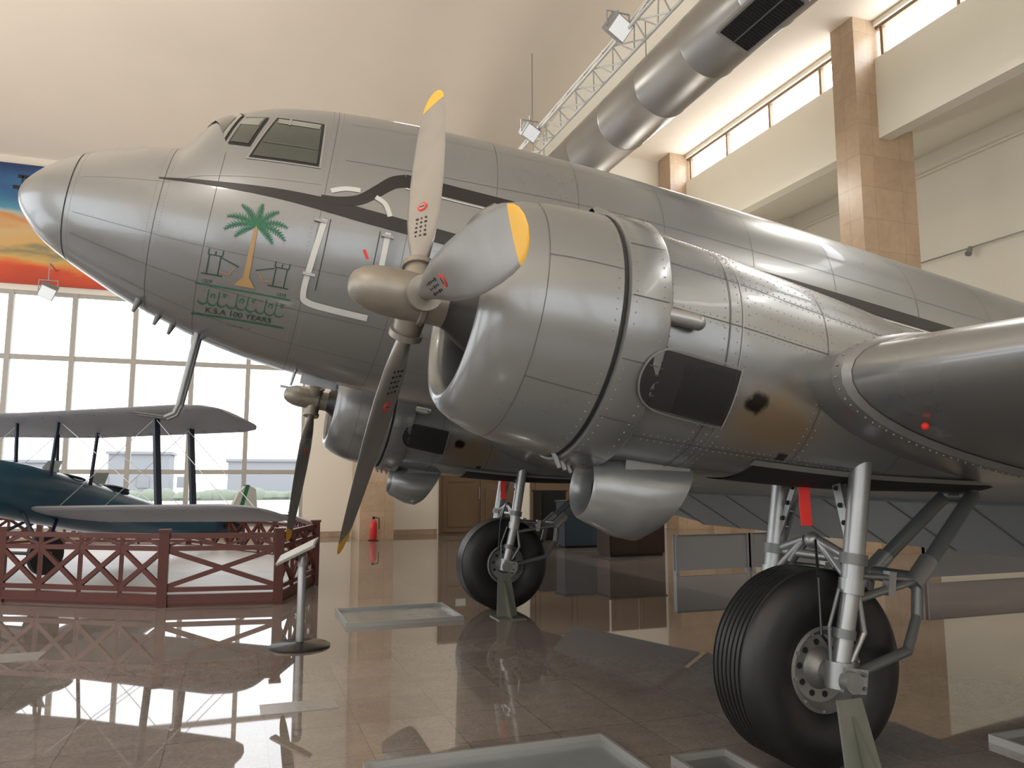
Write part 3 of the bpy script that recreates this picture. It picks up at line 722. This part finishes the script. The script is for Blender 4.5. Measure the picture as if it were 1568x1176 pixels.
b.bx(2.85,3.15,YF-.13,YF-.11,1.85,2.05,white_t); b.tube((3.55,YF-.16,1.0),(3.55,YF-.16,1.35),.015,strutm)
b.build('door_1')
b=MB(); b.bx(5.2,7.8,YF-.06,YF,0,3.1,doorm)
for x0 in(5.35,6.55):
    b.bx(x0,x0+1.1,YF-.10,YF-.05,.05,3.0,doorm)
    for z0,z1 in((.2,1.3),(1.5,2.85)): b.bx(x0+.15,x0+.95,YF-.12,YF-.1,z0,z1,doorm)
b.build('door_2')
b=MB(); 
for k in range(2): b.bx(7.9+k*.98,7.9+k*.98+.94,YF-.05,YF-.001,0,3.1,doorm); b.bx(8.02+k*.98,8.72+k*.98,YF-.07,YF-.05,.2,2.9,doorm)
b.build('trim_2',smooth=False)
b=MB(); b.bx(XL,-.2,YF-.02,YF,0,.15,stone); b.bx(.8,2.3,YF-.02,YF,0,.15,stone); b.build('baseboard_far',smooth=False)
redp=M('extinguisher_red',(.55,.02,.015),.3)
b=MB(); b.rev([(0,0),(0,.08),(.02,.09),(.42,.09),(.50,.06),(.53,.03),(.56,.03),(.56,0)],(.18,13.7,0.02),(0,0,1),redp,n=24)
b.bx(.15,.21,13.67,13.73,.56,.62,blackp); b.path([(.2,13.7,.6),(.32,13.7,.58),(.33,13.7,.3)],.012,blackp); b.bx(.06,.30,13.6,13.8,0,.02,blackp)
b.build('fire_extinguisher')
# duct
galv=M('galvanized_steel',(.40,.40,.39),.38,.75,.10,1.5,rn=.05)
b=MB(); DX,DZ=4.08,9.02
y=YN+.1; pr=[]
while y<YF-.05:
    pr+=[(y,.60),(y+.03,.612),(y+.06,.60)]; y+=1.55
pr.append((YF-.02,.60))
b.rev(pr,(DX,0,DZ),(0,1,0),galv,n=64)
R=Matrix.Rotation(math.radians(23.5),3,'Y')
c=Vector((DX,2.15,DZ))+R@Vector((0,0,-.585))
b.box(c,(.62,1.45,.10),galv,R)
b.box(c+R@Vector((0,0,-.055)),(.54,1.30,.02),dark,R)
for k in range(22): b.box(c+R@Vector((0,-.63+k*.06,-.068)),(.52,.010,.02),engm,R)
b.box(c+R@Vector((0,0,-.07)),(.02,1.3,.025),strutd,R)
for y in(-12,-6,0,5,10,14): b.tube((DX-.55,y,DZ+.3),(DX-.55,y,10.0),.008,strutd); b.tube((DX+.55,y,DZ+.3),(DX+.55,y,12.3),.008,strutd)
b.build('air_duct')
trm=M('truss_white_grey',(.62,.62,.60),.45,.2)
lampm=M('lamp_housing',(.35,.36,.37),.4,.6); lens=M('lamp_lens',(.75,.78,.8),.1,0,emit=.3)
b=MB(); tx,tz=2.45,8.75
A=(tx-.2,tz-.12);Bc=(tx+.2,tz-.12);Cc=(tx,tz+.22)
for q in(A,Bc,Cc): b.tube((q[0],YN+.1,q[1]),(q[0],YF-.02,q[1]),.028,trm,n=8)
y=YN+.2;k=0
while y<YF-.5:
    for p,q in((A,Bc),(Bc,Cc),(Cc,A)):
        a_,b_=(p,q) if k%2 else (q,p)
        b.tube((a_[0],y,a_[1]),(b_[0],y+.38,b_[1]),.014,trm,n=6)
    y+=.38;k+=1
for y in(-12,-5,2,8,14): b.tube((tx,y,tz+.2),(tx,y,9.8+1.3*(1-math.exp(-(YF-y)/5.))),.008,strutd)
def flood(b,x,y,z,zt,s=.16):
    R=Matrix.Rotation(math.radians(35),3,'X')@Matrix.Rotation(math.radians(25),3,'Y')
    b.box((x,y,z),(s*2,s*1.2,s*1.8),lampm,R); b.box(Vector((x,y,z))+R@Vector((0,-s*.62,0)),(s*1.8,.02,s*1.6),lens,R)
    for k in(-1,1): b.tube((x+k*s*1.15,y,z),(x+k*s*1.15,y,z+s*1.5),.012,lampm)
    b.tube((x-s*1.15,y,z+s*1.5),(x+s*1.15,y,z+s*1.5),.012,lampm); b.tube((x,y,z+s*1.5),(x,y,zt),.014,lampm)
    for k in range(5): b.box(Vector((x,y,z))+R@Vector((-s+k*s/2,s*.7,0)),(.01,.06,s*1.6),lampm,R)
flood(b,2.12,3.4,8.66,8.95,.17); flood(b,2.05,7.1,8.55,8.9,.16)
b.build('lighting_truss')
b=MB(); flood(b,-7.8,14.6,6.2,6.9,.18); b.tube((-7.8,14.6,6.9),(-7.8,15.32,6.9),.02,lampm); b.build('floodlight')
b=MB(); b.tube((15.35,YN,7.85),(15.35,YF,7.85),.02,strutm,n=8)
for y in(-8,0,8.3): b.tube((15.35,y,7.85),(15.2,y-.05,7.65),.06,lampm,.09)
b.tube((15.3,YN,10.4),(15.3,YF,10.4),.03,creamr,n=8); b.build('track_light_rail')
# ------------------------------------------------------------------ floor items
alu=M('tray_aluminium',(.38,.38,.36),.35,.6); trayin=M('tray_inside',(.24,.265,.27),.25,.3,.2,4); mat_dk=M('tray_inside_dark',(.10,.11,.11),.3,.2,.2,4)
def tray(x0,x1,y0,y1,inn,name='drip_tray'):
    b=MB(); w=.022; h=.05
    b.bx(x0,x1,y0,y0+w,0,h,alu);b.bx(x0,x1,y1-w,y1,0,h,alu);b.bx(x0,x0+w,y0+w,y1-w,0,h,alu);b.bx(x1-w,x1,y0+w,y1-w,0,h,alu)
    b.bx(x0+w,x1-w,y0+w,y1-w,0,.012,inn); b.build(name,smooth=False)
tray(-2.03,-.67,2.22,3.25,trayin); tray(-2.5,-.98,-3.5,-2.05,trayin); tray(-.78,-.40,-3.9,-2.55,mat_dk); tray(1.32,2.6,-4.0,-2.9,mat_dk)
stripm=M('floor_cover_plate_metal',(.27,.255,.235),.35,.1,.3,30)
b=MB(); b.bx(-3.02,-2.48,-.78,-.52,0,.004,stripm); b.build('floor_cover_plate',smooth=False)
b=MB(); b.bx(-5.9,-4.9,1.65,2.0,0,.004,stripm); b.build('floor_cover_plate',smooth=False)
b=MB(); sx,sy=-2.59,1.41
b.rev([(0,0),(0,.29),(.015,.295),(.03,.27),(.045,.06),(.06,.03)],(sx,sy,0),(0,0,1),M('stanchion_base_dark',(.05,.05,.05),.25,.6),n=48)
b.rev([(0,.040),(.02,.040),(.84,.040),(.86,.03)],(sx,sy,.03),(0,0,1),strutm,n=24)
b.rev([(0,.047),(.05,.047)],(sx,sy,.78),(0,0,1),strutm,n=24)
R=Matrix.Rotation(math.radians(-19.6),3,'Z')@Matrix.Rotation(math.radians(-26),3,'Y')@Matrix.Rotation(math.radians(14),3,'X')
b.box((sx-.05,sy-.02,.93),(.42,.28,.02),alu,R); b.box(Vector((sx-.05,sy-.02,.93))+R@Vector((0,0,.012)),(.38,.24,.006),white_t,R)
b.build('stanchion_sign')
# ------------------------------------------------------------------ platform with railing
wood=M('red_brown_wood',(.085,.017,.010),.40,0,.25,6); deck=M('deck_light_grey',(.50,.48,.46),.45,0,.15,3)
plat=empty('display_platform')
poly=[(-6.2,5.6),(-4.09,4.37),(-2.67,4.14),(-2.04,5.86),(-2.2,8.9),(-4.2,12.4),(-7.4,13.6),(-10.6,11.5),(-11.0,8.0),(-8.9,5.9)]
b=MB(); n=len(poly); zd=.14
b.add([(x,y,0) for x,y in poly]+[(x,y,zd) for x,y in poly],[tuple(range(n,2*n))],deck)
b.add([(x,y,0) for x,y in poly]+[(x,y,zd) for x,y in poly],[(i,(i+1)%n,n+(i+1)%n,n+i) for i in range(n)],wood)
b.build('platform_deck',plat,smooth=False)
b=MB()
for i in range(n):
    p=Vector((*poly[i],0));q=Vector((*poly[(i+1)%n],0)); dd=q-p; Ln=dd.length; u=dd.normalized()
    b.bx(p.x-.06,p.x+.06,p.y-.06,p.y+.06,0,.96,wood); b.bx(p.x-.075,p.x+.075,p.y-.075,p.y+.075,.96,.99,wood)
    for z,h in((.10,.12),(.22,.06),(.74,.06),(.90,.065)): b.beam(p+Vector((0,0,z)),q+Vector((0,0,z)),.05,h,wood)
    k=max(1,round(Ln/.62)) if i!=1 else 1
    for j in range(k):
        a=p+u*Ln*j/k;c=p+u*Ln*(j+1)/k
        if j: b.beam(a+Vector((0,0,.1)),a+Vector((0,0,.9)),.05,.05,wood)
        b.beam(a+Vector((0,0,.24)),c+Vector((0,0,.73)),.045,.06,wood); b.beam(a+Vector((0,0,.73)),c+Vector((0,0,.24)),.04,.06,wood)
        k2=1 if k>1 else 2
        for j2 in range(k2):
            a2=a.lerp(c,j2/k2);c2=a.lerp(c,(j2+1)/k2);m_=(a2+c2)/2
            b.beam(a2+Vector((0,0,.76)),m_+Vector((0,0,.88)),.03,.035,wood); b.beam(m_+Vector((0,0,.88)),c2+Vector((0,0,.76)),.03,.035,wood)
b.build('wooden_railing',plat,smooth=False)
# ------------------------------------------------------------------ biplane
navy=M('biplane_blue',(.015,.06,.10),.3,0,.1,3,coat=.3); fabric=M('biplane_wing_fabric',(.42,.43,.46),.5,0,.08,2,trans=.28); rib=M('rib_tape',(.32,.32,.34),.6); nstr=M('strut_navy',(.012,.022,.04),.4); wire=M('wire_steel',(.6,.6,.6),.4,.5)
finm=M('biplane_tail_grey',(.50,.52,.50),.5); rgm=M('rudder_green',(.02,.14,.07),.5)
b=MB()
def bw(B,x0,ch,z,span,dih,mat):
    rg=[]
    for y in [-span,-span+.05,-span+.2,-span+.5,-span*.5,0,span*.5,span-.5,span-.2,span-.05,span]:
        a=abs(y); sc=1 if a<span-.5 else math.sqrt(max(.02,1-((a-span+.5)/.52)**2)); c=ch*(.35+.65*sc)
        F=tfoil(0,c,y,0,False,.08*(.4+.6*sc)); off=(ch-c)*.4
        rg.append([Vector((x0-off-p.x,p.y,z+dih*a+p.z)) for p in F])
    B.loft(rg,mat,caps=True)
    k=int(span/.33)
    for i in range(-k,k+1):
        y=i*.33
        if abs(y)<span-.3: B.beam(Vector((x0-.1,y,z+dih*abs(y)-.045)),Vector((x0-ch*.9,y,z+dih*abs(y)-.02)),.014,.008,rib)
bw(b,.80,1.6,2.48,3.42,.02,fabric); bw(b,.50,1.6,1.07,4.1,.02,fabric)
fz2=[(1.75,.10,1.32,.12),(1.7,.28,1.32,.30),(1.3,.36,1.32,.38),(.6,.38,1.32,.42),(-.6,.38,1.30,.42),(-1.6,.34,1.27,.38),(-3,.22,1.28,.27),(-4.6,.10,1.45,.17),(-5.3,.04,1.52,.10)]
b.loft([[Vector((x,w*math.copysign(abs(math.cos(a))**.75,math.cos(a)),zc+h*math.copysign(abs(math.sin(a))**.75,math.sin(a)))) for a in [2*pi*k/28 for k in range(28)]] for x,w,zc,h in fz2],navy,caps=True)
for x in(-.35,-1.35):
    b.sph((x,0,1.66),.27,dark,20,10,(1.2,.9,.35))
    b.add([(x+.40,-.2,1.70),(x+.40,.2,1.70),(x+.30,.15,1.92),(x+.30,-.15,1.92)],[(0,1,2,3)],glassl)
    b.rev([(-.02,.25),(0,.28),(.02,.25)],(x,0,1.70),(0,0,1),nstr,n=24)
b.loft([[Vector((-4.6-dx,y,1.62+z)) for dx,z in((0,0),(.3,.62),(.55,.85),(.9,.8),(1.05,.4),(.95,0),(.7,-.1))] for y in(-.03,.03)],finm,caps=True)
b.loft([[Vector((-4.93-dx,y,1.67+z)) for dx,z in((0,0),(.17,.78),(.32,.80),(.14,0))] for y in(-.033,.033)],rgm,caps=True)
b.loft([[Vector((-4.5-dx,y,1.60+z)) for dx,y in((0,.08),(.35,1.3),(.7,1.4),(.95,1.2),(.9,-1.2),(.7,-1.4),(.35,-1.3),(0,-.08))] for z in(-.02,.02)],finm,caps=True)
for s in(-1,1):
    for x,x2 in((.45,.15),(-.35,-.65)):
        b.beam((x,s*2.25,2.50),(x2,s*2.35,1.14),.11,.045,nstr)
        b.beam((x,s*.42,2.48),(x2+.15,s*.35,1.6),.05,.03,nstr)
    for xo in(0,-.75):
        for a,c in(((.4,.4,2.45),(.1,2.3,1.16)),((.45,2.25,2.45),(.1,.4,1.12)),((.45,2.25,2.45),(.15,3.6,1.18))):
            b.tube((a[0]+xo,s*a[1],a[2]),(c[0]+xo,s*c[1],c[2]),.006,wire,n=5)
    b.tube((.55,s*.25,1.0),(.5,s*.75,.42),.03,nstr); b.tube((-.1,s*.25,1.0),(.45,s*.75,.42),.025,nstr)
    b.rev([(-.05,.0),(-.05,.12),(-.055,.22),(-.03,.30),(.03,.30),(.055,.22),(.05,.12),(.05,0)],(.5,s*.82,.40),(0,1,0),rubber,n=32)
    b.tube((.5,s*.75,.40),(.5,s*.9,.40),.04,strutm)
b.tube((.5,-.8,.40),(.5,.8,.40),.025,nstr)
b.tube((1.75,0,1.32),(1.95,0,1.32),.07,hubm); b.box((1.86,0,1.32),(.04,.16,1.9),M('propeller_wood',(.25,.12,.05),.3))
b.tube((-5.0,0,1.45),(-5.2,0,1.16),.03,nstr)
f=Vector((-.586,-.81,0)).normalized(); l=Vector((.81,-.586,0)).normalized()
Rz=Matrix((f,l,Vector((0,0,1)))).transposed().to_4x4()
T=Matrix.Translation((-6.25,7.3,.14))@Rz@Matrix.Translation((.5,0,.10))@Matrix.Rotation(math.radians(-11),4,'Y')@Matrix.Translation((-.5,0,-.10))
b.build('biplane',Mx=T,angle=50)
# ------------------------------------------------------------------ background exhibits
dkw=M('counter_dark_wood',(.035,.018,.014),.3,0,.2,5); pgrey=M('partition_grey',(.24,.25,.265),.3,.1,.05,2); bluep=M('panel_dark_blue',(.03,.05,.07),.4)
def counter(x,y,w,dp,h,mat,name='display_counter',top=None):
    b=MB(); b.bx(x,x+w,y,y+dp,.06,h-.04,mat); b.bx(x+.03,x+w-.03,y+.03,y+dp-.03,0,.06,blackp); b.bx(x-.03,x+w+.03,y-.03,y+dp+.03,h-.04,h,top or mat)
    k=max(1,int(w/.6))
    for j in range(k): b.bx(x+w*j/k+.04,x+w*(j+1)/k-.04,y-.012,y,.12,h-.1,mat)
    b.build(name,smooth=False)
counter(4.1,7.9,1.3,.6,.85,dkw); counter(4.0,10.0,1.3,.5,1.1,bluep,'information_kiosk'); counter(5.8,12.6,1.6,.6,1.1,M('counter_tan',(.42,.30,.18),.5),'reception_desk')
counter(4.3,12.2,.7,.6,1.3,blackp,'equipment_cabinet')
def part(x,y,w,h,mat=pgrey):
    b=MB(); b.bx(x,x+w,y,y+.06,.05,h,mat); b.bx(x,x+.04,y-.02,y+.08,0,h+.02,pgrey); b.bx(x+w-.04,x+w,y-.02,y+.08,0,h+.02,pgrey); b.bx(x,x+w,y-.01,y+.07,h,h+.02,strutd); b.build('low_partition',smooth=False)
part(3.95,5.1,1.5,.64); part(5.5,5.1,1.5,.64); part(7.3,3.0,2.4,.60); part(9.9,3.0,2.4,.60)
b=MB(); b.bx(8.2,8.9,9.5,10.2,0,1.15,stone); b.bx(8.1,9.0,9.4,10.3,1.15,1.22,stone); b.build('stone_pedestal',smooth=False)
# outside
b=MB(); b.bx(-120,120,15.8,220,-.4,-.2,M('outside_sand',(.34,.335,.32),.9)); b.build('outside_ground',smooth=False)
ob=M('outside_building_pale',(.27,.28,.30),.8); hz=M('hazy_hedge',(.20,.23,.18),.9)
b=MB()
for x,w,h in((-40,9,3.6),(-26,7,2.8),(-14,5,3.6),(-4,8,3.0)): b.bx(x,x+w,70,76,-.2,h,ob); b.bx(x-.2,x+w+.2,69.8,76.2,h,h+.25,ob)
for k in range(0,10): b.bx(-38+k*3.3,-37+k*3.3,69.9,70,.6,1.6,pgrey)
b.build('outside_building',smooth=False)
b=MB()
for k in range(60):
    x=-34+k*.6; b.sph((x,58+random.uniform(-.4,.4),.0),.7,hz,10,6,(1,1,random.uniform(.5,1.1)))
b.build('outside_hedge')
# ------------------------------------------------------------------ light
w=bpy.data.worlds.new('World'); bpy.context.scene.world=w; w.use_nodes=True
bg=w.node_tree.nodes['Background']; bg.inputs[0].default_value=(.94,.97,1,1); bg.inputs[1].default_value=3.2
def portal(loc,rot,sx,sy):
    l_=bpy.data.lights.new('window_portal','AREA'); l_.shape='RECTANGLE'; l_.size=sx; l_.size_y=sy
    try: l_.cycles.is_portal=True
    except Exception: l_.energy=0
    o=bpy.data.objects.new('window_portal',l_); o.location=loc; o.rotation_euler=rot; bpy.context.scene.collection.objects.link(o)
portal((-6.55,YF+.25,3.3),(-pi/2,0,0),10.1,6.1)
portal((1.2,YN-.25,5.55),(pi/2,0,0),28.,5.9)
portal((XL-.25,-1.3,4.),(0,-pi/2,0),6,33)
def fill_light(name,loc,size,e,rot=(0,0,0),col=(1,.95,.87)):  # unseen area light added as fill, no fixture modelled
    l_=bpy.data.lights.new(name,'AREA'); l_.shape='DISK'; l_.size=size; l_.energy=e; l_.color=col
    o=bpy.data.objects.new(name,l_); o.location=loc; o.rotation_euler=rot; bpy.context.scene.collection.objects.link(o)
for x,y in((-8,-8),(8,-6),(7.3,2),(7.3,10),(0,8)): fill_light('overhead_fill',(x,y,9.7),.9,140)  # added overhead fill lights for the hall, not modelled fixtures
for x,y,z,e in((-10,-13,4,420),(-10,-5,4,420),(-9,3,5.3,330),(-2,-15,4,420),(6,-15,4,420),(12.5,-12,4.5,350),(7,12,4.5,160)): fill_light('upward_fill',(x,y,z),2.5,e,(pi,0,0),(1,.91,.82))  # added upward fill that brightens the ceiling, no fixtures on the walls
# ------------------------------------------------------------------ camera
cam=bpy.data.cameras.new('camera'); co=bpy.data.objects.new('camera',cam); bpy.context.scene.collection.objects.link(co)
co.location=(-3.25,-6.71,1.68); co.rotation_euler=(math.radians(96.8),0,math.radians(-19.6))
cam.sensor_width=36; cam.lens=27.05; cam.clip_end=500
bpy.context.scene.camera=co
bpy.context.scene.view_settings.view_transform='Standard'
